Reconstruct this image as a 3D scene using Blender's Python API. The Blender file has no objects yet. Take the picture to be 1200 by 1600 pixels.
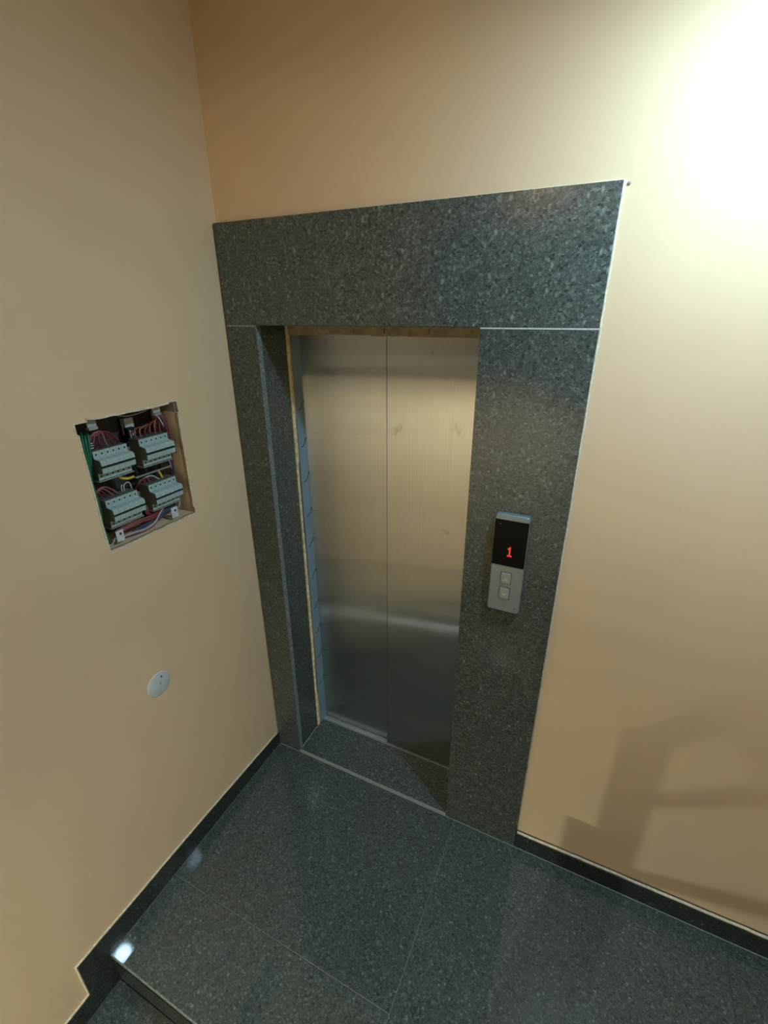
import bpy, bmesh, math, random
from mathutils import Vector, Matrix
random.seed(7)
scene = bpy.context.scene
col = scene.collection

# ------------------------------------------------------------------ camera
CAM = Vector((1.30528, -1.40266, 2.14235))
yaw, pitch, roll = (math.radians(a) for a in (25.5543, -23.2272, -0.3004))
fw = Vector((-math.sin(yaw) * math.cos(pitch), math.cos(yaw) * math.cos(pitch), math.sin(pitch)))
rt = Vector((math.cos(yaw), math.sin(yaw), 0))
up = rt.cross(fw)
rt, up = rt * math.cos(roll) + up * math.sin(roll), up * math.cos(roll) - rt * math.sin(roll)
cam_d = bpy.data.cameras.new('camera')
cam = bpy.data.objects.new('camera', cam_d)
col.objects.link(cam)
m = Matrix.Identity(4)
for i in range(3):
    m[i][0], m[i][1], m[i][2], m[i][3] = rt[i], up[i], -fw[i], CAM[i]
cam.matrix_world = m
cam_d.sensor_fit = 'VERTICAL'
cam_d.sensor_height = 36
cam_d.lens = 726.82 / 1600 * 36
cam_d.clip_start = 0.02
scene.camera = cam

# ------------------------------------------------------------------ world, exposure
world = bpy.data.worlds.new('world')
scene.world = world
world.use_nodes = True
world.node_tree.nodes['Background'].inputs[0].default_value = (0.02, 0.022, 0.025, 1)
vs = scene.view_settings
vs.view_transform = 'Standard'
vs.look = 'None'
vs.exposure = 0.0
vs.gamma = 1
vs.use_curve_mapping = False
LAMP_MAIN = 490.0        # emission strength of the landing lamp
LAMP_HALL = 5000.0         # emission strength of the lamp in the lower hall

LAMP_FILL = 40.0       # emission strength of the warm fill globe added over the half landing

# ------------------------------------------------------------------ materials
def nmat(name, base=(0.5, 0.5, 0.5), rough=0.5, metal=0.0, spec=0.5):
    mt = bpy.data.materials.new(name)
    mt.use_nodes = True
    nt = mt.node_tree
    b = nt.nodes['Principled BSDF']
    b.inputs['Base Color'].default_value = (*base, 1)
    b.inputs['Roughness'].default_value = rough
    b.inputs['Metallic'].default_value = metal
    b.inputs['Specular IOR Level'].default_value = spec
    return mt, nt, b

def N(nt, kind, **kw):
    n = nt.nodes.new(kind)
    for k, v in kw.items():
        if k in n.inputs:
            n.inputs[k].default_value = v
        else:
            setattr(n, k, v)
    return n

def ramp(nt, src, stops):
    r = nt.nodes.new('ShaderNodeValToRGB')
    e = r.color_ramp.elements
    while len(e) < len(stops):
        e.new(0.5)
    for i, (p, c) in enumerate(stops):
        e[i].position = p
        e[i].color = (*c, 1) if len(c) == 3 else c
    nt.links.new(src, r.inputs[0])
    return r

def coords(nt, scale=(1, 1, 1)):
    tc = nt.nodes.new('ShaderNodeTexCoord')
    mp = nt.nodes.new('ShaderNodeMapping')
    mp.inputs['Scale'].default_value = scale
    nt.links.new(tc.outputs['Object'], mp.inputs[0])
    return mp.outputs[0]

def plain(name, base, rough=0.5, metal=0.0, spec=0.5, var=0.12, scale=60):
    """a plain colour with a little procedural mottling"""
    mt, nt, b = nmat(name, base, rough, metal, spec)
    n = N(nt, 'ShaderNodeTexNoise', Scale=scale, Detail=3.0)
    nt.links.new(coords(nt), n.inputs['Vector'])
    lo = tuple(c * (1 - var) for c in base)
    hi = tuple(min(1, c * (1 + var)) for c in base)
    r = ramp(nt, n.outputs['Fac'], [(0.3, lo), (0.7, hi)])
    nt.links.new(r.outputs[0], b.inputs['Base Color'])
    return mt

def granite(name, tint=1.0, rough=0.16, spec=0.5, seed=0.0, warm=0.0, bump=0.0, soft=1.0):
    mt, nt, b = nmat(name, rough=rough, spec=spec)
    tc = nt.nodes.new('ShaderNodeTexCoord')
    mp = nt.nodes.new('ShaderNodeMapping')
    mp.inputs['Location'].default_value = (seed, seed * 1.7, seed * 0.6)
    nt.links.new(tc.outputs['Object'], mp.inputs[0])
    # slight warp so the crystals are irregular
    wn = N(nt, 'ShaderNodeTexNoise', Scale=55.0, Detail=2.0)
    nt.links.new(mp.outputs[0], wn.inputs['Vector'])
    mx = N(nt, 'ShaderNodeMixRGB', blend_type='LINEAR_LIGHT')
    mx.inputs[0].default_value = 0.0035
    nt.links.new(mp.outputs[0], mx.inputs[1])
    nt.links.new(wn.outputs['Color'], mx.inputs[2])
    v = mx.outputs[0]
    big = N(nt, 'ShaderNodeTexVoronoi', Scale=160.0, Randomness=1.0)
    nt.links.new(v, big.inputs['Vector'])
    sep = nt.nodes.new('ShaderNodeSeparateColor')
    nt.links.new(big.outputs['Color'], sep.inputs[0])
    t = tint
    g = lambda a: (a * t * (0.87 + warm), a * t * (1.07), a * t * (0.95 - warm))
    h = lambda a: g(0.082 + (a - 0.082) * soft)
    r1 = ramp(nt, sep.outputs[0], [(0.0, h(0.036)), (0.12, h(0.060)), (0.5, h(0.078)), (0.85, h(0.100)), (1.0, h(0.150))])
    # fine grain
    fine = N(nt, 'ShaderNodeTexNoise', Scale=340.0, Detail=3.0, Roughness=0.7)
    nt.links.new(v, fine.inputs['Vector'])
    r2 = ramp(nt, fine.outputs['Fac'], [(0.3, (0.45,) * 3), (0.5, (1.0,) * 3), (0.7, (1.6,) * 3)])
    m1 = N(nt, 'ShaderNodeMixRGB', blend_type='MULTIPLY')
    m1.inputs[0].default_value = 0.8
    nt.links.new(r1.outputs[0], m1.inputs[1])
    nt.links.new(r2.outputs[0], m1.inputs[2])
    # pale elongated feldspar flecks
    mp2 = nt.nodes.new('ShaderNodeMapping')
    mp2.inputs['Scale'].default_value = (1.0, 1.0, 0.55)
    mp2.inputs['Rotation'].default_value = (0.6, 0.4, 0.9)
    nt.links.new(v, mp2.inputs[0])
    fl = N(nt, 'ShaderNodeTexVoronoi', Scale=52.0)
    nt.links.new(mp2.outputs[0], fl.inputs['Vector'])
    r3 = ramp(nt, fl.outputs['Distance'], [(0.13, (1,) * 3), (0.27, (0,) * 3)])
    s3 = nt.nodes.new('ShaderNodeSeparateColor')
    nt.links.new(fl.outputs['Color'], s3.inputs[0])
    r4 = ramp(nt, s3.outputs[1], [(0.76, (0,) * 3), (0.86, (1,) * 3)])
    mm = N(nt, 'ShaderNodeMath', operation='MULTIPLY')
    nt.links.new(r3.outputs[0], mm.inputs[0])
    nt.links.new(r4.outputs[0], mm.inputs[1])
    mk = N(nt, 'ShaderNodeMath', operation='MULTIPLY')
    nt.links.new(mm.outputs[0], mk.inputs[0])
    mk.inputs[1].default_value = 0.75
    m2 = N(nt, 'ShaderNodeMixRGB')
    nt.links.new(mk.outputs[0], m2.inputs[0])
    nt.links.new(m1.outputs[0], m2.inputs[1])
    m2.inputs[2].default_value = (*g(0.24), 1)
    nt.links.new(m2.outputs[0], b.inputs['Base Color'])
    # uneven polish
    pn = N(nt, 'ShaderNodeTexNoise', Scale=7.0, Detail=4.0)
    nt.links.new(mp.outputs[0], pn.inputs['Vector'])
    mr = N(nt, 'ShaderNodeMapRange')
    mr.inputs['To Min'].default_value = rough * 0.75
    mr.inputs['To Max'].default_value = rough * 1.3
    nt.links.new(pn.outputs['Fac'], mr.inputs[0])
    nt.links.new(mr.outputs[0], b.inputs['Roughness'])
    if bump:
        bp = N(nt, 'ShaderNodeBump', Strength=bump, Distance=0.0006)
        nt.links.new(fine.outputs['Fac'], bp.inputs['Height'])
        nt.links.new(bp.outputs[0], b.inputs['Normal'])
    return mt

def paint(name, base):
    mt, nt, b = nmat(name, base, 0.55, 0, 0.3)
    c = coords(nt)
    n1 = N(nt, 'ShaderNodeTexNoise', Scale=2.2, Detail=3.0)
    nt.links.new(c, n1.inputs['Vector'])
    lo = tuple(x * 0.965 for x in base)
    hi = tuple(x * 1.03 for x in base)
    r = ramp(nt, n1.outputs['Fac'], [(0.3, lo), (0.7, hi)])
    nt.links.new(r.outputs[0], b.inputs['Base Color'])
    # roller texture: fine upright stipple
    c2 = coords(nt, (420, 420, 140))
    n2 = N(nt, 'ShaderNodeTexNoise', Scale=1.0, Detail=2.0)
    nt.links.new(c2, n2.inputs['Vector'])
    n3 = N(nt, 'ShaderNodeTexNoise', Scale=14.0, Detail=2.0)
    nt.links.new(c, n3.inputs['Vector'])
    b1 = N(nt, 'ShaderNodeBump', Strength=0.25, Distance=0.0006)
    nt.links.new(n2.outputs['Fac'], b1.inputs['Height'])
    b2 = N(nt, 'ShaderNodeBump', Strength=0.12, Distance=0.004)
    nt.links.new(n3.outputs['Fac'], b2.inputs['Height'])
    nt.links.new(b1.outputs[0], b2.inputs['Normal'])
    nt.links.new(b2.outputs[0], b.inputs['Normal'])
    return mt

def steel_door(name):
    mt, nt, b = nmat(name, (0.5, 0.5, 0.47), 0.32, 1.0)
    # upright brushing: reflections spread sideways and stay crisp up and down
    gl = N(nt, 'ShaderNodeBsdfAnisotropic', Roughness=0.19, Anisotropy=-0.885, distribution='BECKMANN')
    tg = N(nt, 'ShaderNodeTangent', direction_type='UV_MAP')
    tg.uv_map = 'uv'
    nt.links.new(tg.outputs[0], gl.inputs['Tangent'])
    ms = nt.nodes.new('ShaderNodeMixShader')
    ms.inputs[0].default_value = 0.93
    nt.links.new(b.outputs[0], ms.inputs[1])
    nt.links.new(gl.outputs[0], ms.inputs[2])
    nt.links.new(ms.outputs[0], nt.nodes['Material Output'].inputs['Surface'])
    c = coords(nt, (900, 900, 3))
    n = N(nt, 'ShaderNodeTexNoise', Scale=1.0, Detail=2.0)
    nt.links.new(c, n.inputs['Vector'])
    r = ramp(nt, n.outputs['Fac'], [(0.3, (0.57, 0.585, 0.58)), (0.7, (0.67, 0.685, 0.675))])
    # finger smudges, dull blotches
    c2 = coords(nt, (9, 9, 5))
    n2 = N(nt, 'ShaderNodeTexNoise', Scale=1.0, Detail=4.0, Roughness=0.6)
    nt.links.new(c2, n2.inputs['Vector'])
    k = ramp(nt, n2.outputs['Fac'], [(0.66, (0,) * 3), (0.78, (1,) * 3)])
    mk = N(nt, 'ShaderNodeMixRGB')
    nt.links.new(k.outputs[0], mk.inputs[0])
    nt.links.new(r.outputs[0], mk.inputs[1])
    mk.inputs[2].default_value = (0.30, 0.29, 0.26, 1)
    nt.links.new(mk.outputs[0], b.inputs['Base Color'])
    nt.links.new(mk.outputs[0], gl.inputs['Color'])
    # slow warp of the sheet
    c3 = coords(nt, (2.6, 1, 1.1))
    n3 = N(nt, 'ShaderNodeTexNoise', Scale=1.0, Detail=1.0)
    nt.links.new(c3, n3.inputs['Vector'])
    bp = N(nt, 'ShaderNodeBump', Strength=0.0, Distance=0.01)
    nt.links.new(n3.outputs['Fac'], bp.inputs['Height'])
    nt.links.new(bp.outputs[0], b.inputs['Normal'])
    nt.links.new(bp.outputs[0], gl.inputs['Normal'])
    return mt

def emit(name, colr, strength):
    mt, nt, b = nmat(name, (0.8, 0.8, 0.8), 0.4)
    b.inputs['Emission Color'].default_value = (*colr, 1)
    b.inputs['Emission Strength'].default_value = strength
    return mt

M = {}
M['wall'] = paint('peach_paint', (0.78, 0.595, 0.38))
M['ceiling'] = paint('ceiling_paint', (0.70, 0.66, 0.58))
M['plaster'] = plain('raw_plaster', (0.72, 0.64, 0.48), 0.85, var=0.2, scale=90)
M['granite'] = granite('granite_polished', 1.0, 0.17, seed=0.3)
M['granite_b'] = granite('granite_polished_lintel', 1.18, 0.12, seed=4.1)
M['granite_lit_edge'] = granite('granite_sawn_lit_edge', 2.4, 0.5, seed=2.2)  # sawn edge, colour raised to stand for light catching the edges
M['granite_floor'] = granite('granite_floor', 0.95, 0.045, seed=7.7, spec=0.55, soft=0.85)
M['granite_floor_b'] = granite('granite_floor_b', 1.03, 0.045, seed=12.3, spec=0.55, soft=0.85)
M['granite_base'] = granite('granite_skirting', 0.5, 0.04, seed=9.4, spec=0.3, soft=0.7)
M['grout'] = plain('grey_grout', (0.26, 0.28, 0.26), 0.8, var=0.25, scale=120)
M['grout_dark'] = plain('dark_grout', (0.15, 0.165, 0.15), 0.8, var=0.3, scale=60)
M['grout_white'] = plain('white_grout', (0.55, 0.58, 0.56), 0.8, var=0.15, scale=120)
M['screed'] = plain('screed', (0.16, 0.17, 0.16), 0.9)
M['steel'] = steel_door('brushed_steel_door')
M['alu'] = plain('aluminium_sill', (0.34, 0.36, 0.36), 0.45, 0.3)
M['alu_dark'] = plain('dark_groove', (0.02, 0.022, 0.022), 0.7)
M['film'] = plain('blue_grey_film', (0.21, 0.295, 0.345), 0.38, var=0.08, scale=9)
M['ink'] = plain('film_print_ink', (0.03, 0.04, 0.05), 0.6)
M['foam'] = plain('yellow_foam', (0.70, 0.60, 0.34), 0.85, var=0.3, scale=50)
M['foam_shaded'] = plain('stained_shaded_foam', (0.40, 0.33, 0.20), 0.85, var=0.3, scale=30)  # stained header foam, colour darkened for the shade under the lintel
M['dark'] = plain('dark_void', (0.012, 0.012, 0.012), 0.8)
M['panel_alu'] = plain('panel_aluminium', (0.25, 0.315, 0.35), 0.36, 0.6, var=0.05, scale=20)
M['panel_btn'] = plain('button_aluminium', (0.34, 0.37, 0.36), 0.38, 0.5, var=0.06)
M['glass_black'] = plain('black_display_glass', (0.004, 0.004, 0.004), 0.10, spec=0.10)
M['led'] = emit('red_led', (1.0, 0.06, 0.02), 0.75)
M['led'].node_tree.nodes['Principled BSDF'].inputs['Base Color'].default_value = (0.12, 0.01, 0.008, 1)
M['mark'] = plain('button_mark', (0.75, 0.72, 0.62), 0.5)
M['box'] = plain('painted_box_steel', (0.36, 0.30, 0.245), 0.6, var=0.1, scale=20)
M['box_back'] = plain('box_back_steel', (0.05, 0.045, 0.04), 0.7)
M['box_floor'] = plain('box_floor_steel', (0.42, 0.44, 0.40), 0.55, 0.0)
M['breaker'] = plain('grey_breaker_plastic', (0.40, 0.53, 0.51), 0.42, var=0.05)
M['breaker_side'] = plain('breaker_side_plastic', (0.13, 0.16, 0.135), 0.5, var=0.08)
M['toggle'] = plain('dark_toggle_plastic', (0.012, 0.02, 0.025), 0.4)
M['hole'] = plain('screw_hole', (0.015, 0.03, 0.035), 0.6)
M['print'] = plain('breaker_print', (0.24, 0.32, 0.33), 0.6)
M['zinc'] = plain('zinc_steel', (0.55, 0.55, 0.5), 0.4, 0.6)
M['clip'] = plain('white_clip', (0.62, 0.66, 0.66), 0.45)
M['cover'] = plain('white_cover_plastic', (0.60, 0.66, 0.69), 0.35, var=0.04, scale=15)
M['screw'] = plain('dark_screw', (0.06, 0.07, 0.07), 0.4, 0.6)
M['lampwhite'] = plain('lamp_white', (0.8, 0.8, 0.78), 0.4)
M['glow'] = emit('lamp_glow', (0.66, 1.0, 1.27), LAMP_MAIN)
M['glow_hall'] = emit('hall_lamp_glow', (0.90, 1.0, 0.96), LAMP_HALL)
M['glow_fill'] = emit('fill_lamp_glow', (1.0, 0.84, 0.58), LAMP_FILL)
M['rail_metal'] = plain('railing_metal', (0.10, 0.10, 0.10), 0.45, 0.4)
M['parapet'] = plain('added_parapet_render', (0.08, 0.07, 0.055), 0.8)  # kept dark so the added parapet stays dim in reflections
M['concrete'] = plain('stair_soffit', (0.42, 0.40, 0.36), 0.8)
for k, c in dict(red=(0.20, 0.02, 0.025), pink=(0.30, 0.10, 0.11), orange=(0.26, 0.055, 0.02), green=(0.01, 0.17, 0.085),
                 yellow=(0.72, 0.53, 0.06), blue=(0.02, 0.035, 0.10), grey=(0.42, 0.40, 0.40), white=(0.52, 0.51, 0.47),
                 purple=(0.12, 0.05, 0.09), black=(0.015, 0.015, 0.018), bluegrey=(0.08, 0.13, 0.18)).items():
    M['w_' + k] = plain('wire_' + k, c, 0.4)

# ------------------------------------------------------------------ mesh helpers
def setp(o, label=None, cat=None, group=None, kind=None):
    if label: o['label'] = label
    if cat: o['category'] = cat
    if group: o['group'] = group
    if kind: o['kind'] = kind
    return o

def empty(name, loc):
    o = bpy.data.objects.new(name, None)
    o.location = loc
    o.empty_display_size = 0.05
    col.objects.link(o)
    return o

ORG = {}
def wloc(p):
    """world location of a thing (no rotations are used on parents)"""
    v = Vector((0, 0, 0))
    while p is not None:
        v += p.location
        p = p.parent
    return v

def link(name, bm, mats, parent=None, smooth=False, origin=None):
    """bm is in world coordinates; the object gets its own origin and is parented"""
    if not isinstance(mats, (list, tuple)):
        mats = [mats]
    base = wloc(parent) if parent is not None else Vector((0, 0, 0))
    if origin is None:
        origin = base
    origin = Vector(origin)
    bmesh.ops.recalc_face_normals(bm, faces=bm.faces)
    bmesh.ops.translate(bm, vec=-origin, verts=bm.verts)
    me = bpy.data.meshes.new(name)
    bm.to_mesh(me)
    bm.free()
    for mt in mats:
        me.materials.append(mt)
    if smooth:
        for p in me.polygons:
            p.use_smooth = True
    o = bpy.data.objects.new(name, me)
    col.objects.link(o)
    o.location = origin - base
    if parent is not None:
        o.parent = parent
    return o

def box(bm, x0, x1, y0, y1, z0, z1, bev=0.0, mi=0, seg=1):
    b = bmesh.new()
    vs = [b.verts.new((x, y, z)) for x in (x0, x1) for y in (y0, y1) for z in (z0, z1)]
    for f in ((0, 1, 3, 2), (4, 6, 7, 5), (0, 4, 5, 1), (2, 3, 7, 6), (0, 2, 6, 4), (1, 5, 7, 3)):
        b.faces.new([vs[i] for i in f])
    bmesh.ops.recalc_face_normals(b, faces=b.faces)
    if bev:
        bmesh.ops.bevel(b, geom=list(b.edges), offset=bev, segments=seg, profile=0.6, affect='EDGES')
    for f in b.faces:
        f.material_index = mi
    merge(bm, b)

def merge(bm, b):
    mp = {}
    for v in b.verts:
        mp[v] = bm.verts.new(v.co)
    for f in b.faces:
        try:
            nf = bm.faces.new([mp[v] for v in f.verts])
            nf.material_index = f.material_index
            nf.smooth = f.smooth
        except ValueError:
            pass
    b.free()

def bx(name, dims, mat, parent=None, bev=0.0, seg=1):
    bm = bmesh.new()
    box(bm, *dims, bev=bev, seg=seg)
    return link(name, bm, mat, parent)

def prism(bm, pts, axis, a, b_, mi=0):
    """extrude a 2-D polygon along an axis (0: pts are y,z; 1: x,z; 2: x,y)"""
    def P(p, t):
        return {0: (t, p[0], p[1]), 1: (p[0], t, p[1]), 2: (p[0], p[1], t)}[axis]
    A = [bm.verts.new(P(p, a)) for p in pts]
    B = [bm.verts.new(P(p, b_)) for p in pts]
    fs = [bm.faces.new(A), bm.faces.new(B[::-1])]
    n = len(pts)
    for i in range(n):
        fs.append(bm.faces.new((A[i], B[i], B[(i + 1) % n], A[(i + 1) % n])))
    for f in fs:
        f.material_index = mi

def catmull(pts, k=6):
    pts = [Vector(p) for p in pts]
    if len(pts) < 3:
        return pts
    P = [pts[0] * 2 - pts[1]] + pts + [pts[-1] * 2 - pts[-2]]
    out = []
    for i in range(1, len(P) - 2):
        a, b, c, d = P[i - 1:i + 3]
        for j in range(k):
            t = j / k
            out.append(0.5 * ((2 * b) + (c - a) * t + (2 * a - 5 * b + 4 * c - d) * t * t + (-a + 3 * b - 3 * c + d) * t ** 3))
    out.append(pts[-1])
    return out

def tube(bm, pts, r, n=7, k=6):
    pts = catmull(pts, k)
    rings = []
    prev = None
    for i, p in enumerate(pts):
        d = (pts[min(i + 1, len(pts) - 1)] - pts[max(i - 1, 0)]).normalized()
        if prev is None:
            a = d.orthogonal().normalized()
        else:
            a = (prev - d * prev.dot(d)).normalized()
        prev = a
        b = d.cross(a)
        rings.append([bm.verts.new(p + r * (math.cos(2 * math.pi * j / n) * a + math.sin(2 * math.pi * j / n) * b)) for j in range(n)])
    for i in range(len(rings) - 1):
        for j in range(n):
            f = bm.faces.new((rings[i][j], rings[i][(j + 1) % n], rings[i + 1][(j + 1) % n], rings[i + 1][j]))
            f.smooth = True
    bm.faces.new(rings[0][::-1])
    bm.faces.new(rings[-1])

def lathe(bm, prof, centre, axis, n=32):
    """prof: (radius, height along axis) pairs"""
    axis = Vector(axis).normalized()
    a = axis.orthogonal().normalized()
    b = axis.cross(a)
    c = Vector(centre)
    rings = []
    for r, h in prof:
        if r < 1e-6:
            rings.append([bm.verts.new(c + axis * h)])
        else:
            rings.append([bm.verts.new(c + axis * h + r * (math.cos(2 * math.pi * j / n) * a + math.sin(2 * math.pi * j / n) * b)) for j in range(n)])
    for i in range(len(rings) - 1):
        A, B = rings[i], rings[i + 1]
        for j in range(n):
            k = (j + 1) % n
            vs = []
            for v in ((A[j % len(A)]), (A[k % len(A)]), (B[k % len(B)]), (B[j % len(B)])):
                if v not in vs:
                    vs.append(v)
            if len(vs) > 2:
                f = bm.faces.new(vs)
                f.smooth = True

# ------------------------------------------------------------------ dimensions (metres)
W, XL, XR = 1.2528, 0.1341, 0.9414      # granite surround: outer right edge, opening left and right
ZJ, ZT = 2.10, 2.4218                   # opening head, top of the lintel slab
WY = 0.022                              # plaster face of the lift wall (granite face is y = 0)
WX = -0.006                             # plaster face of the left wall
D = 0.175                               # depth of the granite reveal
RIS, TRD = 0.1616, 0.28
YE = -1.004                             # landing edge where the stairs go down
ROOM_X, FAR_Y, CEIL = 2.45, -5.2, 3.08
HALF_Z = 11 * RIS                        # half landing
UPX = 1.21                              # inner side of the upper flight

# ------------------------------------------------------------------ structure: walls
# left wall with the notched hole of the fuse box
hy0, hy1, hz0, hz1 = -0.620, -0.279, 1.467, 1.867
hole = [(hy0, hz1 - 0.034), (hy0 - 0.006, hz1 - 0.034), (hy0 - 0.006, hz1 - 0.004), (hy0 + 0.030, hz1 - 0.004), (hy0 + 0.030, hz1 + 0.004),
        (hy0 + 0.036, hz1 + 0.002)]
for i in range(1, 11):
    hole.append((hy0 + 0.036 + 0.26 * i / 11, hz1 - 0.001 + random.uniform(-0.0015, 0.0015)))
hole += [(hy1 - 0.028, hz1 + 0.001), (hy1 - 0.026, hz1 + 0.006), (hy1 + 0.004, hz1 + 0.004), (hy1 + 0.005, hz1 - 0.030), (hy1, hz1 - 0.033)]
for i in range(1, 8):
    hole.append((hy1 - 0.004 * i / 8 + random.uniform(-0.001, 0.001), hz1 - 0.033 - 0.345 * i / 8))
hole += [(hy1 - 0.004, hz0 + 0.024), (hy1 + 0.001, hz0 + 0.022), (hy1 + 0.0, hz0)]
for i in range(1, 11):
    hole.append((hy1 - 0.33 * i / 11, hz0 + random.uniform(-0.0015, 0.0015) + 0.002 * i / 11))
hole += [(hy0 + 0.002, hz0 + 0.004)]
for i in range(1, 8):
    hole.append((hy0 + random.uniform(-0.001, 0.001), hz0 + 0.004 + 0.36 * i / 8))

def wall_with_hole(name, y0, y1, z0, z1, hole, x0, x1, mat):
    bm = bmesh.new()
    outer = [(y0, z0), (y1, z0), (y1, z1), (y0, z1)]
    def ring(pts, x):
        vs = [bm.verts.new((x, p[0], p[1])) for p in pts]
        es = [bm.edges.new((vs[i], vs[(i + 1) % len(vs)])) for i in range(len(vs))]
        return vs, es
    o1, e1 = ring(outer, x1)
    h1, f1 = ring(hole, x1)
    bmesh.ops.triangle_fill(bm, edges=e1 + f1, use_beauty=True)
    o0, e0 = ring(outer, x0)
    h0, f0 = ring(hole, x0)
    bmesh.ops.triangle_fill(bm, edges=e0 + f0, use_beauty=True)
    for A, B in ((o1, o0), (h1, h0)):
        for i in range(len(A)):
            bm.faces.new((A[i], A[(i + 1) % len(A)], B[(i + 1) % len(B)], B[i]))
    return link(name, bm, mat)

wl = wall_with_hole('wall_left', FAR_Y - 0.1, 0.32, -1.3, 4.7, hole, -0.20, WX, M['wall'])
setp(wl, 'plain peach painted wall with a square fuse box opening', 'wall', kind='structure')
# chipped plaster lip around the hole
bm = bmesh.new()
cx, cz = (hy0 + hy1) / 2, (hz0 + hz1) / 2
inner, outer_ = [], []
for (y, z) in hole:
    d = Vector((y - cx, z - cz))
    k = 0.0045 + random.uniform(-0.0015, 0.002)
    sy = 1 if abs(d.x) / 0.17 > abs(d.y) / 0.2 else 0.35
    sz = 1 if sy < 1 else 0.35
    outer_.append((y + math.copysign(k * sy, d.x), z + math.copysign(k * sz, d.y)))
n = len(hole)
A = [bm.verts.new((WX + 0.0028, y, z)) for y, z in hole]
B = [bm.verts.new((WX + 0.0022, y, z)) for y, z in outer_]
C = [bm.verts.new((WX - 0.001, y + math.copysign(0.001, y - cx), z + math.copysign(0.001, z - cz))) for y, z in outer_]
E_ = [bm.verts.new((WX - 0.012, y, z)) for y, z in hole]
for i in range(n):
    j = (i + 1) % n
    for P, Q in ((A, B), (B, C), (E_, A)):
        bm.faces.new((P[i], P[j], Q[j], Q[i]))
lip = link('plaster_lip', bm, M['plaster'], wl)

wb_bm = bmesh.new()
def backwall():
    y0, y1 = WY, 0.42
    # left strip, right field, above the opening
    box(wb_bm, WX, XL - 0.03, y0, y1, -0.2, CEIL + 0.1)
    box(wb_bm, XR + 0.03, ROOM_X, y0, y1, -0.2, CEIL + 0.1)
    box(wb_bm, XL - 0.03, XR + 0.03, y0, y1, ZJ + 0.03, CEIL + 0.1)
backwall()
wb = link('wall_back', wb_bm, M['wall'])
setp(wb, 'peach painted wall holding the lift entrance', 'wall', kind='structure')

setp(bx('wall_right', (ROOM_X, ROOM_X + 0.2, FAR_Y - 0.1, 0.42, -1.3, 4.7), M['wall']), 'peach painted stairwell wall beside the upper flight', 'wall', kind='structure')
setp(bx('wall_front', (WX, ROOM_X, FAR_Y - 0.2, FAR_Y, -1.3, 4.7), M['wall']), 'peach painted stairwell wall facing the lift', 'wall', kind='structure')
setp(bx('ceiling', (WX, ROOM_X, -1.45, WY, CEIL, CEIL + 0.2), M['ceiling']), 'pale flat ceiling over the lift landing', 'ceiling', kind='structure')
setp(bx('ceiling_stairwell', (WX, ROOM_X, FAR_Y, -1.45, 4.5, 4.7), M['ceiling']), 'pale high ceiling over the stair flights', 'ceiling', kind='structure')
setp(bx('trim_1', (WX, ROOM_X, -1.45, -1.30, CEIL + 0.2, 4.5), M['wall']), 'peach painted wall strip above the landing ceiling edge', 'wall', kind='structure')

# ------------------------------------------------------------------ structure: floor and stairs
TT = 0.03
fl = bx('floor', (WX, ROOM_X, YE + 0.012, WY, -0.18, -0.004), M['screed'])
setp(fl, 'landing floor of dark green-grey polished granite slabs', 'floor', kind='structure')
g = 0.0010
yj = -0.712
tiles = [((0.0, 0.985, yj, 0.0), 'granite_floor'), ((0.0, 0.985, YE, yj), 'granite_floor_b'),
         ((0.985, 2.02, -0.86, 0.0), 'granite_floor_b'), ((0.985, 2.02, YE, -0.86), 'granite_floor'),
         ((2.02, ROOM_X, YE, 0.0), 'granite_floor')]
for (x0, x1, y0, y1), mt in tiles:
    bm = bmesh.new()
    edge = y0 <= YE
    box(bm, x0 + g, x1 - g, y0 + (0 if edge else g), y1 - g, -TT, 0.0, bev=0.0022 if edge else 0.001)
    if edge:                       # nosing along the stair edge, its highlight painted as paler granite
        bm.normal_update()
        for f in bm.faces:
            if f.normal.y < -0.3:
                f.material_index = 1
    link('floor_slab', bm, [M[mt], M['granite_lit_edge']], fl)
# smeared grout in the joints
for dims in ((0.004, 0.985, yj - g, yj + g, -0.01, -0.0006), (0.985 - g, 0.985 + g, YE + 0.004, -0.002, -0.01, -0.0006),
             (0.99, 2.02, -0.86 - g, -0.86 + g, -0.01, -0.0006), (0.002, W, -0.0022, 0.0012, -0.01, 0.0012), (W, ROOM_X, -0.0022, 0.003, -0.01, 0.0008),
             (-0.004, 0.0052, YE + 0.01, 0.0, -0.01, 0.0008)):
    bx('grout_line', dims, M['grout'] if dims[4] < 0 and dims[5] > 0 else M['grout_dark'], fl)

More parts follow.
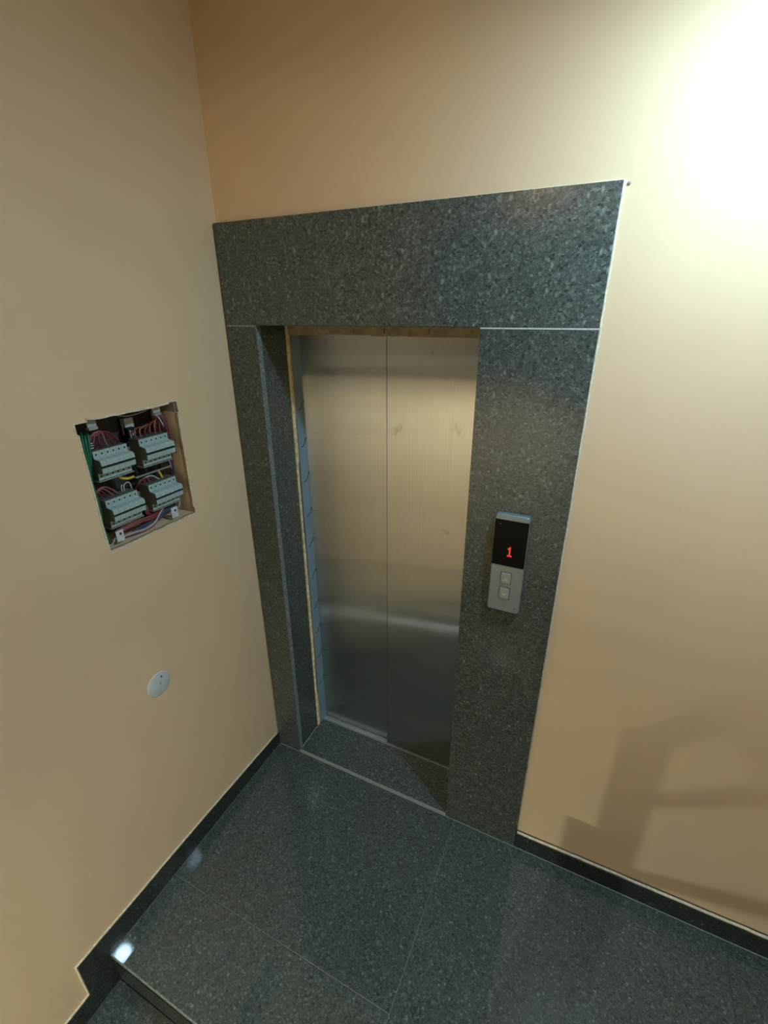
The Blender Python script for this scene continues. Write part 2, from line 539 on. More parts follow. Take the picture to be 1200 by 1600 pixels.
def flight(name, label, x0, x1, y_start, z_start, n, dz, tile_mat):
    """a flight running towards -y; dz < 0 goes down"""
    bm = bmesh.new()
    prof = []
    if dz < 0:
        pts = [(y_start, z_start - 0.02)]
        y, z = y_start, z_start
        for i in range(n):
            pts.append((y, z + dz - TT)); y -= TRD; pts.append((y, z + dz - TT)); z += dz
        pts.append((y, z - 0.2)); pts.append((y_start, z_start + dz - 0.25))
    else:
        pts = [(y_start, 0)]
        y, z = y_start, z_start
        for i in range(n):
            pts.append((y, z + dz - TT)); y -= TRD; pts.append((y, z + dz - TT)); z += dz
        pts.append((y, z - 0.22)); pts.append((y_start - 0.30, 0))
    prism(bm, pts, 0, x0, x1)
    f = link(name, bm, M['concrete'])
    setp(f, label, 'stairs', kind='structure')
    y, z = y_start, z_start
    for i in range(n):
        tz = z + dz
        bm = bmesh.new()
        box(bm, x0, x1, y - TRD + (0.0 if dz > 0 else 0), y + (0.02 if dz > 0 else -0.001), tz - TT, tz, bev=0.0015)
        link('tread_slab', bm, M[tile_mat], f)
        bm = bmesh.new()
        if dz < 0:
            box(bm, x0, x1, y - 0.0005, y + 0.012, tz + 0.0003, z - TT - 0.0003)
        else:
            box(bm, x0, x1, y - 0.012, y, z + 0.0003, tz - TT - 0.0003)
        link('riser_slab', bm, M['granite_base'], f)
        y -= TRD
        z = tz
    return y, z

yd, zd = flight('stair_flight', 'granite stair flight going down along the peach wall', 0.0, 1.10, YE, 0.0, 7, -RIS, 'granite_floor')
yu, zu = flight('stair_flight', 'granite stair flight going up beside the stairwell wall', UPX, ROOM_X, YE, 0.0, 11, RIS, 'granite_floor_b')
setp(bx('floor_hall', (WX, ROOM_X, FAR_Y, yd, zd - 0.15, zd), M['granite_floor']), 'dark granite floor of the lower entrance hall', 'floor', kind='structure')
bm = bmesh.new()
prism(bm, [(WX, FAR_Y), (ROOM_X, FAR_Y), (ROOM_X, yu), (UPX, yu), (UPX, -2.5), (WX, -2.5)], 2, zu - 0.2, zu)
box(bm, 0.85, UPX, FAR_Y, -2.5, zu - 0.33, zu - 0.2)
setp(link('floor_half_landing', bm, M['concrete']), 'half landing slab above the entrance hall', 'landing', kind='structure')
setp(bx('wall_added_parapet', (WX, UPX, -2.6, -2.5, zu, zu + 0.85), M['parapet']), 'added dark brown-grey parapet at the half landing edge, darkening reflections', 'wall', kind='structure')  # unseen parapet, added to darken reflections and block the upper globe
setp(bx('wall_hall_reflector', (WX, ROOM_X, -3.87, -3.75, zd, zu - 0.2), M['wall']), 'peach painted wall added in the lower hall to brighten door reflections', 'wall', kind='structure')  # unseen partition, added so the hall lamp brightens the door reflection
setp(bx('wall_stair_side', (1.10, UPX, yd, YE, -1.3, -0.02), M['wall']), 'low peach wall under the upper flight', 'wall', kind='structure')

# ------------------------------------------------------------------ skirting
SK = 0.0045
bm = bmesh.new()
pts = [(0.0, 0.001), (0.0, 0.076), (-0.30, 0.090), (-0.6, 0.102), (-0.903, 0.108), (-1.097, 0.113), (-1.097, -0.064),
       (-1.097 - 0.28, -0.064), (-1.097 - 0.28, -0.064 - RIS), (-1.097 - 0.56, -0.064 - RIS), (-1.097 - 0.56, -RIS * 3 + 0.001), (YE - TRD * 2, -RIS * 3 + 0.001),
       (YE - TRD * 2, -RIS * 2 + 0.001), (YE - TRD, -RIS * 2 + 0.001), (YE - TRD, -RIS + 0.001), (YE - 0.001, -RIS + 0.001), (YE - 0.001, 0.001)]
prism(bm, pts, 0, WX - 0.004, SK)
bl = link('baseboard_left', bm, M['granite_base'])
setp(bl, 'dark granite skirting stepping down with the stairs', 'baseboard', kind='structure')
def bead(name, path, parent, r=0.003, mat='plaster', wob=0.0007, step=0.03):
    pts = []
    for a, b in zip(path[:-1], path[1:]):
        a, b = Vector(a), Vector(b)
        k = max(1, int((b - a).length / step))
        for i in range(k):
            pts.append(a.lerp(b, i / k) + Vector([random.uniform(-wob, wob) for _ in range(3)]))
    pts.append(Vector(path[-1]))
    bm = bmesh.new()
    tube(bm, pts, r, n=6, k=1)
    return link(name, bm, M[mat], parent)
top = [(0.0, 0.0, 0.0765), (0, -0.30, 0.0905), (0, -0.6, 0.1025), (0, -0.903, 0.1085), (0, -1.098, 0.1135), (0, -1.0985, -0.063), (0, -1.377, -0.063), (0, -1.377, -0.225)]
bead('caulk_bead', [(WX + 0.003, y, z + 0.001) for _, y, z in top], bl, r=0.0042)
bm = bmesh.new()
prism(bm, [(W + 0.001, 0.001), (ROOM_X - 0.001, 0.001), (ROOM_X - 0.001, 0.095), (2.13, 0.092), (1.728, 0.087), (W + 0.001, 0.082)], 1, 0.0008, WY + 0.004)
br = link('baseboard_back', bm, M['granite_base'])
setp(br, 'dark granite skirting along the wall right of the lift surround', 'baseboard', kind='structure')
bead('caulk_bead', [(W + 0.004, 0.010, 0.084), (1.728, 0.010, 0.089), (2.13, 0.010, 0.094), (2.44, 0.010, 0.097)], br, r=0.0055)

# ------------------------------------------------------------------ lift surround of granite slabs
sur = empty('lift_surround', (W / 2, 0.01, 0))
setp(sur, 'speckled dark green-grey polished granite surround framing the lift entrance', 'door surround')
TH = WY + 0.006
JG = 0.0022
bx('lintel_slab', (0.001, W, 0.0, TH, ZJ + JG, ZT), M['granite_b'], sur, bev=0.0012)
def slab_edge(name, dims, edge_side):
    """pillar slab: polished face, sawn edge towards the opening, painted paler as if lit"""
    bm = bmesh.new()
    box(bm, *dims, bev=0.001)
    bm.normal_update()
    for f in bm.faces:
        if f.normal.x * edge_side > 0.9:
            f.material_index = 1
    return link(name, bm, [M['granite'], M['granite_lit_edge']], sur)
slab_edge('pillar_slab', (0.001, XL, 0.0, TH, 0.001, ZJ - JG), 1)
slab_edge('pillar_slab', (XR, W, 0.0, TH, 0.001, ZJ - JG), -1)
bx('grout_line', (0.001, XL, 0.0006, TH - 0.002, ZJ - JG - 0.0001, ZJ + JG + 0.0001), M['grout'], sur)
bx('grout_line', (XR, W, -0.0002, TH - 0.002, ZJ - JG - 0.0001, ZJ + JG - 0.0006), M['grout_white'], sur)
bx('reveal_slab', (XL - 0.028, XL - 0.003, TH + 0.0005, D, 0.001, ZJ - 0.002), M['granite'], sur, bev=0.001)
bx('reveal_slab', (XR + 0.003, XR + 0.028, TH + 0.0005, D, 0.001, ZJ - 0.002), M['granite'], sur, bev=0.001)
bx('soffit_slab', (XL - 0.004, XR + 0.004, TH + 0.0005, D, ZJ + 0.001, ZJ + 0.026), M['granite'], sur, bev=0.001)
TZ = 0.018
bm = bmesh.new()
box(bm, XL + 0.0006, XR - 0.0006, 0.0006, 0.222, -0.004, TZ, bev=0.0015)
bm.normal_update()
for f in bm.faces:
    if f.normal.y < -0.5:
        f.material_index = 1
link('threshold_slab', bm, [M['granite'], M['grout']], sur)
bead('caulk_bead', [(XL + 0.002, 0.0, 0.003), (XL + 0.004, 0.02, TZ + 0.001), (XL + 0.002, D, TZ + 0.001)], sur, r=0.0025, mat='grout', wob=0.0005)
# irregular paint edge along the outside of the granite
bead('caulk_bead', [(W + 0.001, WY - 0.002, 0.09), (W + 0.001, WY - 0.002, ZT + 0.002)], sur, r=0.0035, mat='plaster', wob=0.0012)
bead('caulk_bead', [(0.0, WY - 0.002, ZT + 0.002), (W + 0.002, WY - 0.002, ZT + 0.002)], sur, r=0.003, mat='plaster', wob=0.001)

# ------------------------------------------------------------------ lift door
ld = empty('lift_door', (0.54, 0.25, 0))
setp(ld, 'brushed stainless steel two-panel sliding lift door, closed', 'elevator door')
def door_panel(x0, x1, y, z0, z1):
    bm = bmesh.new()
    # gently warped sheet with folded edges
    nx, nz = 10, 36
    uvl = bm.loops.layers.uv.new('uv')
    th = 0.022
    def dy(x, z):
        return 0.0007 * math.sin(5.2 * x + 1.4 * z) + 0.0006 * math.sin(9 * x + 2.1 + 0.7 * z)
    front = [[bm.verts.new((x0 + (x1 - x0) * i / nx, y + dy(x0 + (x1 - x0) * i / nx, z0 + (z1 - z0) * j / nz), z0 + (z1 - z0) * j / nz)) for j in range(nz + 1)] for i in range(nx + 1)]
    for i in range(nx):
        for j in range(nz):
            f = bm.faces.new((front[i][j], front[i + 1][j], front[i + 1][j + 1], front[i][j + 1]))
            f.smooth = True
    back = {}
    ring = [(i, 0) for i in range(nx)] + [(nx, j) for j in range(nz)] + [(i, nz) for i in range(nx, 0, -1)] + [(0, j) for j in range(nz, 0, -1)]
    rim = {}
    for k in ring:
        v = front[k[0]][k[1]].co
        rim[k] = bm.verts.new(v)
        back[k] = bm.verts.new((v.x, y + th, v.z))
    for a, b in zip(ring, ring[1:] + ring[:1]):
        bm.faces.new((rim[a], back[a], back[b], rim[b]))
    bm.faces.new([back[k] for k in ring])
    for f in bm.faces:
        for lp in f.loops:
            c = lp.vert.co
            lp[uvl].uv = (c.x, c.z)
    return link('door_panel', bm, M['steel'], ld)
SEAM = 0.541
door_panel(0.139, SEAM + 0.03, 0.254, 0.024, 2.085)     # rear track
door_panel(SEAM, 0.985, 0.2275, 0.023, 2.085)            # front track
bx('seam_shadow', (SEAM - 0.0022, SEAM + 0.0002, 0.2275, 0.247, 0.023, 2.085), M['alu_dark'], ld)  # dark strip standing in for the shadow line at the panel seam
# sill with guide grooves
sill = bm = bmesh.new()
pr = [(0.2225, 0.0), (0.2225, 0.0195), (0.2265, 0.0195), (0.2265, 0.008), (0.2295, 0.008), (0.2295, 0.0195), (0.240, 0.0195), (0.240, 0.008), (0.243, 0.008),
      (0.243, 0.0195), (0.250, 0.0195), (0.250, 0.008), (0.254, 0.008), (0.254, 0.0195), (0.318, 0.0195), (0.318, 0.0)]
prism(bm, pr, 0, 0.12, 0.985)
sl = link('sill', bm, M['alu'], ld)
for a, b in ((0.2266, 0.2294), (0.2401, 0.2429), (0.2501, 0.2539)):
    bx('sill_groove', (0.121, 0.984, a, b, 0.0075, 0.0095), M['alu_dark'], sl)
# left jamb with protective film and its printed marks
jm = bx('jamb', (0.105, XL + 0.004, 0.196, 0.300, TZ, 2.07), M['film'], ld, bev=0.001)
bx('jamb', (XR + 0.03, XR + 0.05, 0.176, 0.300, TZ, 2.07), M['film'], ld, bev=0.001)
z = 0.28
k = 0
while z < 1.80:
    bm = bmesh.new()
    w = 0.0019
    path = []
    for t in range(7):
        a = t / 6
        path.append((XL + 0.0043, 0.214 + 0.05 * a, z + 0.052 * a ** 1.7 + 0.004 * math.sin(9 * a + k)))
    tube(bm, path, w, n=5, k=2)
    link('film_print', bm, M['ink'], jm)
    z += 0.165 + random.uniform(-0.015, 0.015)
    k += 1
# rough yellow foam between granite and steel
def foam(path, name, wy):
    bm = bmesh.new()
    L = []
    nseg = 60
    a, b = Vector(path[0]), Vector(path[1])
    return a, b
bm = bmesh.new()
prev = None
for i in range(70):
    zz = TZ + (2.098 - TZ) * i / 69
    blob = 0.004 * max(0, math.sin(zz * 7.0 + 0.8)) + 0.006 * max(0, math.sin(zz * 3.1 - 0.4)) ** 4
    if zz < 0.25 or zz > 1.55:
        blob += 0.006
    y1 = D + 0.007 + blob + random.uniform(-0.0015, 0.0015)
    x1 = XL - 0.001 + random.uniform(0, 0.0015)
    x2 = XL + 0.0052
    cur = [bm.verts.new(p) for p in ((XL - 0.02, D + 0.0005, zz), (x1, D + 0.0008, zz), (x2, D + 0.006, zz), (x2 - 0.0004, y1, zz), (XL - 0.02, y1, zz))]
    if prev:
        for j in range(5):
            bm.faces.new((prev[j], prev[(j + 1) % 5], cur[(j + 1) % 5], cur[j]))
    else:
        bm.faces.new(cur)
    prev = cur
bm.faces.new(prev[::-1])
link('foam_seal', bm, M['foam'], ld)
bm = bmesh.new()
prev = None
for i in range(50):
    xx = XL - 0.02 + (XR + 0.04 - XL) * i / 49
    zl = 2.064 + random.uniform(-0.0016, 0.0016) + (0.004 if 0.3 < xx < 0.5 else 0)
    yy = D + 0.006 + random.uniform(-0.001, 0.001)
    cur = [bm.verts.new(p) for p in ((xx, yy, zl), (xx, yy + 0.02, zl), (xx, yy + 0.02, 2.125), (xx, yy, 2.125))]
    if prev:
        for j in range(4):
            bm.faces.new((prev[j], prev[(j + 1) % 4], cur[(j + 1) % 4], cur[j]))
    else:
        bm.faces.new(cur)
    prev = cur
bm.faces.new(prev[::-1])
hd = link('foam_seal', bm, M['foam_shaded'], ld)
for xx, ww in ((0.43, 0.0016), (0.552, 0.003), (0.72, 0.002)):
    bx('tick_mark', (xx, xx + ww, D + 0.0035, D + 0.0048, 2.074, 2.092), M['ink'], hd)
bx('header', (0.105, 0.99, 0.205, 0.33, 2.069, 2.13), M['dark'], ld)
bx('shaft_backing', (0.02, 1.08, 0.335, 0.345, -0.02, 2.2), M['dark'], ld)

# ------------------------------------------------------------------ call panel
cpX0, cpX1, cpZ0, cpZ1, cpY = 1.040, 1.148, 1.193, 1.553, -0.020
cp = empty('lift_call_panel', ((cpX0 + cpX1) / 2, 0, cpZ0))
setp(cp, 'brushed aluminium lift call panel with black display showing a red one', 'call panel')
def round_rect(x0, x1, z0, z1, r, n=5):
    out = []
    for cx_, cz_, a0 in ((x1 - r, z1 - r, 0), (x0 + r, z1 - r, 90), (x0 + r, z0 + r, 180), (x1 - r, z0 + r, 270)):
        for i in range(n + 1):
            a = math.radians(a0 + 90 * i / n)
            out.append((cx_ + r * math.cos(a), cz_ + r * math.sin(a)))
    return out
def plate(bm, pts, ya, yb, ch):
    """extruded outline with a chamfered front edge at yb (front is -y)"""
    cxm = sum(p[0] for p in pts) / len(pts)
    czm = sum(p[1] for p in pts) / len(pts)
    hx = max(p[0] for p in pts) - cxm
    hz = max(p[1] for p in pts) - czm
    ins = [(cxm + (p[0] - cxm) * (1 - ch / hx), czm + (p[1] - czm) * (1 - ch / hz)) for p in pts]
    R = [[bm.verts.new((p[0], y, p[1])) for p in q] for q, y in ((pts, ya), (pts, yb + ch), (ins, yb))]
    n = len(pts)
    for a, b in zip(R[:-1], R[1:]):
        for i in range(n):
            bm.faces.new((a[i], a[(i + 1) % n], b[(i + 1) % n], b[i]))
    bm.faces.new(R[-1])
    bm.faces.new(R[0][::-1])
bm = bmesh.new()
plate(bm, round_rect(cpX0, cpX1, cpZ0, cpZ1, 0.009), 0.0, cpY, 0.003)
link('faceplate', bm, M['panel_alu'], cp)
bm = bmesh.new()
plate(bm, [(cpX1 - 0.0012, 1.5345), (cpX0 + 0.0012, 1.5345), (cpX0 + 0.0012, 1.371), (cpX1 - 0.0012, 1.371)], cpY + 0.002, cpY - 0.0012, 0.0004)
dp = link('display', bm, M['glass_black'], cp)
# the digit 1, dot-matrix style with a foot serif
bm = bmesh.new()
def px(ix, iz, w=1, h=1):
    s = 0.0050
    x0 = 1.0965 - 1.5 * s + ix * s
    z0 = 1.4075 + iz * s
    box(bm, x0, x0 + w * s, cpY - 0.0022, cpY - 0.0011, z0, z0 + h * s)
px(0, 0, 3, 1); px(1, 1, 1, 6); px(0, 5, 1, 1)
link('digit', bm, M['led'], dp)
for i, (zc) in enumerate((1.325, 1.267)):
    bm = bmesh.new()
    x0, x1 = 1.077, 1.110
    plate(bm, round_rect(x0, x1, zc - 0.020, zc + 0.020, 0.003, 3), cpY + 0.001, cpY - 0.004, 0.0016)
    b = link('button', bm, M['panel_btn'], cp)
    bm = bmesh.new()
    s = 1 if i == 0 else -1
    zc2 = zc - 0.004
    prism(bm, [(1.0865, zc2 - 0.004 * s), (1.0935, zc2 + 0.004 * s), (1.1005, zc2 - 0.004 * s), (1.0975, zc2 - 0.004 * s), (1.0935, zc2 + 0.0012 * s), (1.0895, zc2 - 0.004 * s)], 1, cpY - 0.0044, cpY - 0.0036)
    link('arrow_mark', bm, M['mark'], b)
    # dark recess round the button
    bx('button_rim', (x0 - 0.0016, x1 + 0.0016, cpY - 0.0005, cpY + 0.001, zc - 0.0218, zc + 0.0218), M['screw'], b)
bm = bmesh.new()
lathe(bm, [(0, -0.0009), (0.0017, -0.0009), (0.0021, 0.0002)], (1.1335, cpY, 1.2125), (0, 1, 0), 12)
link('screw', bm, M['screw'], cp)
bm = bmesh.new()
lathe(bm, [(0, -0.0009), (0.0021, -0.0009), (0.0026, 0.0006)], (1.0585, cpY - 0.001, 1.519), (0, 1, 0), 12)
link('sensor', bm, M['screw'], cp)

# small nail hole plug beside the lintel corner
bm = bmesh.new()
lathe(bm, [(0, -0.003), (0.0035, -0.003), (0.0042, 0.001)], (W + 0.012, WY, ZT - 0.004), (0, 1, 0), 10)
setp(link('wall_plug', bm, M['grout'], origin=(W + 0.012, WY, ZT - 0.004)), 'tiny grey wall plug beside the top corner of the lintel slab', 'wall plug')

# ------------------------------------------------------------------ round junction cover on the left wall
jc = Vector((WX, -0.573, 0.901))
cv = empty('junction_cover', jc)
setp(cv, 'round white plastic junction cover low on the peach wall', 'cover')
bm = bmesh.new()
lathe(bm, [(0.0, 0.0055), (0.044, 0.005), (0.047, 0.0035), (0.048, 0.0)], jc, (1, 0, 0), 48)
link('cover_disc', bm, M['cover'], cv)
bm = bmesh.new()
lathe(bm, [(0.0, 0.0072), (0.0032, 0.0068), (0.0036, 0.004)], jc + Vector((0, 0.013, 0.026)), (1, 0, 0), 14)
link('screw', bm, M['screw'], cv)
bm = bmesh.new()
lathe(bm, [(0.0, 0.0062), (0.0035, 0.0060), (0.004, 0.004)], jc + Vector((0, 0.003, 0.003)), (1, 0, 0), 14)
link('knockout', bm, M['print'], cv)

# ------------------------------------------------------------------ fuse box recessed in the left wall
BXD = -0.135
fb = empty('fuse_box', (WX, (hy0 + hy1) / 2, hz0))
setp(fb, 'open recessed fuse box without a door in the peach wall', 'fuse box')
y0, y1, z0, z1 = hy0 - 0.004, hy1 + 0.001, hz0 - 0.004, hz1 + 0.003
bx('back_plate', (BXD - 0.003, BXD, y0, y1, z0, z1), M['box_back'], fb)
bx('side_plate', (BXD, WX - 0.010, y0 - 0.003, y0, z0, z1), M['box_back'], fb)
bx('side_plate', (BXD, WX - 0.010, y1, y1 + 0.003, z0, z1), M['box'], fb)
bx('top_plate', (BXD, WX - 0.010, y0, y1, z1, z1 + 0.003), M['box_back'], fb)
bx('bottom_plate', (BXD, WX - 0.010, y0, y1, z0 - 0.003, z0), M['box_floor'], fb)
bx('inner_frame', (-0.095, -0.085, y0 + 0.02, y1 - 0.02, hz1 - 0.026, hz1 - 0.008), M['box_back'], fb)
# corner clips: bent tab with a screw hole
def clip(y, z, h, w, x, tilt):
    bm = bmesh.new()
    box(bm, x - 0.002, x, y - w / 2, y + w / 2, z - h / 2, z + h / 2, bev=0.0008)
    box(bm, x - 0.030, x - 0.001, y - w / 2, y + w / 2, z - tilt * h / 2 - 0.001, z - tilt * h / 2 + 0.001)
    c = link('corner_clip', bm, M['clip'], fb)
    bm = bmesh.new()
    lathe(bm, [(0, 0.0009), (0.004, 0.0009), (0.0045, -0.0004)], (x, y + 0.002, z + 0.006), (1, 0, 0), 12)
    link('clip_hole', bm, M['hole'], c)
clip(-0.569, 1.4985, 0.036, 0.026, -0.016, 1)
clip(-0.355, 1.496, 0.038, 0.027, -0.016, 1)
bx('hinge_tab', (-0.034, -0.028, -0.577, -0.549, 1.842, 1.866), M['box_floor'], fb, bev=0.0008)
bx('hinge_tab', (-0.036, -0.022, -0.578, -0.550, 1.834, 1.842), M['zinc'], fb, bev=0.0008)
bx('hinge_tab', (-0.034, -0.028, -0.353, -0.325, 1.843, 1.866), M['box_floor'], fb, bev=0.0008)
bx('hinge_tab', (-0.036, -0.022, -0.354, -0.328, 1.835, 1.843), M['zinc'], fb, bev=0.0008)

PW = 0.0187                                            # pole width
rows = (1.7715, 1.6165)                                # top of the two breaker rows
cols_ = (-0.5815, -0.4265)                             # first pole of the two banks of a row
for zt in rows:
    for yb in cols_:
        bm = bmesh.new()
        pts = [(BXD + 0.052, zt - 0.027), (BXD + 0.0565, zt - 0.027), (BXD + 0.0565, zt - 0.034), (BXD + 0.052, zt - 0.034), (BXD + 0.052, zt - 0.058), (BXD + 0.0565, zt - 0.058),
               (BXD + 0.0565, zt - 0.064), (BXD + 0.050, zt - 0.064), (BXD + 0.050, zt - 0.027)]
        A = [bm.verts.new((p[0], yb - 0.010, p[1])) for p in pts]
        B = [bm.verts.new((p[0], yb + 6 * PW + 0.012, p[1])) for p in pts]
        bm.faces.new(A); bm.faces.new(B[::-1])
        for i in range(len(pts)):
            bm.faces.new((A[i], B[i], B[(i + 1) % len(pts)], A[(i + 1) % len(pts)]))
        link('mounting_rail', bm, M['zinc'], fb)
        # narrow support lip under the bank
        bx('support_lip', (-0.062, -0.028, yb - 0.002, yb + 6 * PW + 0.004, zt - 0.0935, zt - 0.0905), M['zinc'], fb)
bx('cross_bar', (-0.062, -0.055, -0.445, -0.302, 1.6435, 1.6485), M['zinc'], fb, bev=0.0008)
# terminal strip deep at the top middle
ts = bx('terminal_strip', (-0.10, -0.082, -0.418, -0.392, 1.758, 1.802), M['black'] if 'black' in M else M['dark'], fb)
for i in range(3):
    bx('terminal', (-0.083, -0.078, -0.414 + i * 0.008, -0.411 + i * 0.008, 1.772 + 0.004 * i, 1.795 - 0.003 * i), M['clip'], ts)

# --- breakers: prototype with its base at the origin (x towards the room)
def breaker_parts():
    out = []
    bm = bmesh.new()
    xs, xf = -0.030, -0.004
    prof = [(-0.078, 0.0), (xs - 0.001, 0.0), (xs, -0.001), (xs, -0.020), (xs + 0.006, -0.0225), (xf - 0.004, -0.0245), (xf, -0.027), (xf + 0.002, -0.0405), (xf - 0.006, -0.0412),
            (xf - 0.006, -0.0478), (xf + 0.001, -0.0488), (xf - 0.001, -0.0640), (xs + 0.002, -0.0665), (xs, -0.0680), (xs, -0.0885), (-0.078, -0.0885)]
    gap = 0.00028
    A = [bm.verts.new((p[0], gap, p[1])) for p in prof]
    B = [bm.verts.new((p[0], PW - gap, p[1])) for p in prof]
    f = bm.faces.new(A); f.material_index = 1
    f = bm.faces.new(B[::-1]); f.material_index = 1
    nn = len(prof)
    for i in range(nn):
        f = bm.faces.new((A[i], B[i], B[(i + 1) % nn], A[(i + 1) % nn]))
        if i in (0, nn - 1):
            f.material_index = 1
    out.append(('housing', bm, [M['breaker'], M['breaker_side']]))
    bm = bmesh.new()
    box(bm, xf - 0.0058, xf + 0.0008, 0.0006, PW - 0.0006, -0.0475, -0.0415, bev=0.0006)
    out.append(('toggle', bm, M['toggle']))
    for zz in (-0.0105, -0.0775):
        bm = bmesh.new()
        lathe(bm, [(0, 0.0003), (0.0028, 0.0005), (0.0034, -0.0004)], (xs, PW / 2, zz), (1, 0, 0), 12)
        out.append(('terminal_screw', bm, M['hole']))
    bm = bmesh.new()
    box(bm, xf + 0.0006, xf + 0.0014, 0.005, 0.0105, -0.0352, -0.0338)
    box(bm, xf + 0.0002, xf + 0.0010, 0.005, 0.0085, -0.0318, -0.0306)
    out.append(('printed_mark', bm, M['print']))
    return out
ORD = ('first', 'second', 'third', 'fourth', 'fifth', 'sixth')
banks = [(rows[0], cols_[0], lambda i: '%s grey breaker from the green wires in the upper row' % ORD[i], 'upper breakers by the green wires'),
         (rows[0], cols_[1], lambda i: '%s grey breaker from the purple cable in the upper row' % ORD[5 - i], 'upper breakers by the purple cable'),
         (rows[1], cols_[0], lambda i: '%s grey breaker from the green wires in the lower row' % ORD[i], 'lower breakers by the green wires'),
         (rows[1], cols_[1], lambda i: '%s grey breaker from the lift-side box wall in the lower row' % ORD[5 - i], 'lower breakers by the lift-side box wall')]
proto = empty('circuit_breaker', (0, 0, 0))
pparts = []
for nm, bm, mt in breaker_parts():
    pparts.append(link(nm, bm, mt, proto))
first = True
for zt, yb, lab, grp in banks:
    for i in range(6):
        if first:
            root, kids, first = proto, pparts, False
        else:
            root = proto.copy()
            col.objects.link(root)
            kids = []
            for ch in pparts:
                c = ch.copy()
                col.objects.link(c)
                c.parent = root
                kids.append(c)
        root.location = (0, yb + i * PW, zt)
        setp(root, lab(i), 'circuit breaker', grp)

# --- wires
def wire(pts, r, colr, label, group=None, name='wire'):
    bm = bmesh.new()
    pts = [Vector(p) for p in pts]
    tube(bm, pts, r, n=7, k=6)
    o = link(name, bm, M['w_' + colr], origin=pts[0])
    return setp(o, label, 'wire', group)
J = lambda s=0.002: random.uniform(-s, s)
for i in range(3):
    o = 0.0052 * i
    wire([(-0.062 + o, -0.578 + o, 1.826), (-0.044 + o * .6, -0.592 + o * 1.3, 1.798), (-0.036, -0.598 + o, 1.747), (-0.036 - o, -0.602 + o * .8, 1.69), (-0.042, -0.604 + o, 1.60),
          (-0.040 - o, -0.604 + o, 1.537), (-0.046, -0.600 + o, 1.480)], 0.0034, 'green', 'green insulated wire running down the side of the fuse box', 'green wires down the fuse box side')
for i in range(6):
    yp = cols_[0] + (i + 0.5) * PW
    h = 0.022 + 0.004 * (5 - abs(i - 3)) + J(0.003)
    wire([(-0.085, -0.590 + J(.003), 1.735), (-0.070, -0.586 + J(.003), 1.775 + i * 0.003), (-0.058 + J(.004), -0.576 + i * 0.006, rows[0] + h), (-0.055 + J(.003), (yp - 0.56) / 2 + 0.01, rows[0] + h + 0.006),
          (-0.050, yp - 0.006, rows[0] + 0.016), (-0.052, yp, rows[0] - 0.001)], 0.0030, 'red' if i % 3 else 'pink', '%s wire arching into the %s upper breaker from the green wires' % ('red' if i % 3 else 'pink', ORD[i]), 'red wires over the upper green side bank')
for i in range(3):
    wire([(-0.062, -0.585, 1.790 + 0.007 * i - 0.018), (-0.050, -0.576, 1.795 + 0.007 * i - 0.018), (-0.048, -0.562, 1.796 + 0.007 * i - 0.018)], 0.0020, 'white', 'short pale wire end tucked beside the green cable', 'pale wire ends by the green cable')
for i in range(6):
    yp = cols_[1] + (i + 0.5) * PW
    wire([(-0.095, -0.300 + J(), 1.790), (-0.075, -0.296 + J(.003), 1.815 + J(.003)), (-0.062, (yp - 0.29) / 2 - 0.005, 1.820 - 0.003 * (5 - i) + J(.003)), (-0.056, yp - 0.004 + 0.01, 1.800 - 0.003 * (i % 3)), (-0.052, yp, rows[0] - 0.001)],
         0.0028, ('orange', 'pink', 'red')[i % 3], '%s wire curving into the %s upper breaker from the purple cable' % (('orange', 'pink', 'red')[i % 3], ORD[5 - i]), 'wires curving into the lift side bank')
for i, c in enumerate(('purple', 'red')):
    wire([(-0.075, -0.300 + 0.008 * i, 1.830), (-0.062, -0.292 + 0.007 * i, 1.80), (-0.060, -0.288 + 0.005 * i, 1.74), (-0.066, -0.289 + 0.004 * i, 1.67), (-0.072, -0.289 + 0.004 * i, 1.60)],
         0.0042, c, '%s cable running down the lift side of the fuse box' % c)
wire([(-0.055, -0.335, 1.838), (-0.046, -0.322, 1.822), (-0.050, -0.306, 1.79)], 0.0024, 'white', 'white wire hanging from the upper hinge tab')
wire([(-0.07, -0.48, 1.862), (-0.06, -0.43, 1.846), (-0.06, -0.37, 1.848), (-0.06, -0.33, 1.858)], 0.0022, 'grey', 'grey wire sagging under the top of the fuse box')
for i in range(2):
    wire([(-0.085, -0.305 + .008 * i, 1.69), (-0.070, -0.298 + .008 * i, 1.66), (-0.066, -0.296 + .008 * i, 1.63), (-0.072, -0.297 + .008 * i, 1.60)], 0.0032, 'blue', 'dark blue wire dropping between the two lift side banks', 'dark blue wires between the banks')
wire([(-0.066, -0.303, 1.685), (-0.062, -0.300, 1.66), (-0.062, -0.296, 1.632)], 0.0018, 'grey', 'thin grey wire beside the dark blue wires')
wire([(-0.060, -0.505, 1.684), (-0.050, -0.501, 1.666), (-0.046, -0.482, 1.657), (-0.050, -0.456, 1.655)], 0.0045, 'yellow', 'thick yellow wire bending below the upper breakers')
wire([(-0.064, -0.353, 1.642), (-0.058, -0.350, 1.632), (-0.058, -0.345, 1.612)], 0.0042, 'yellow', 'short yellow wire dropping into the lower lift side bank')
for i in range(4):
    o = (i - 1.5) * 0.006
    wire([(-0.11 + .004 * i, -0.39 + o * 3, 1.70), (-0.095, -0.385 + o * 3, 1.66), (-0.09, -0.38 + o * 3.5, 1.62)], 0.003, 'black' if i % 2 else 'bluegrey', '%s wire dropping deep behind the cross bar' % ('black' if i % 2 else 'blue-grey'), 'dark wires behind the cross bar')
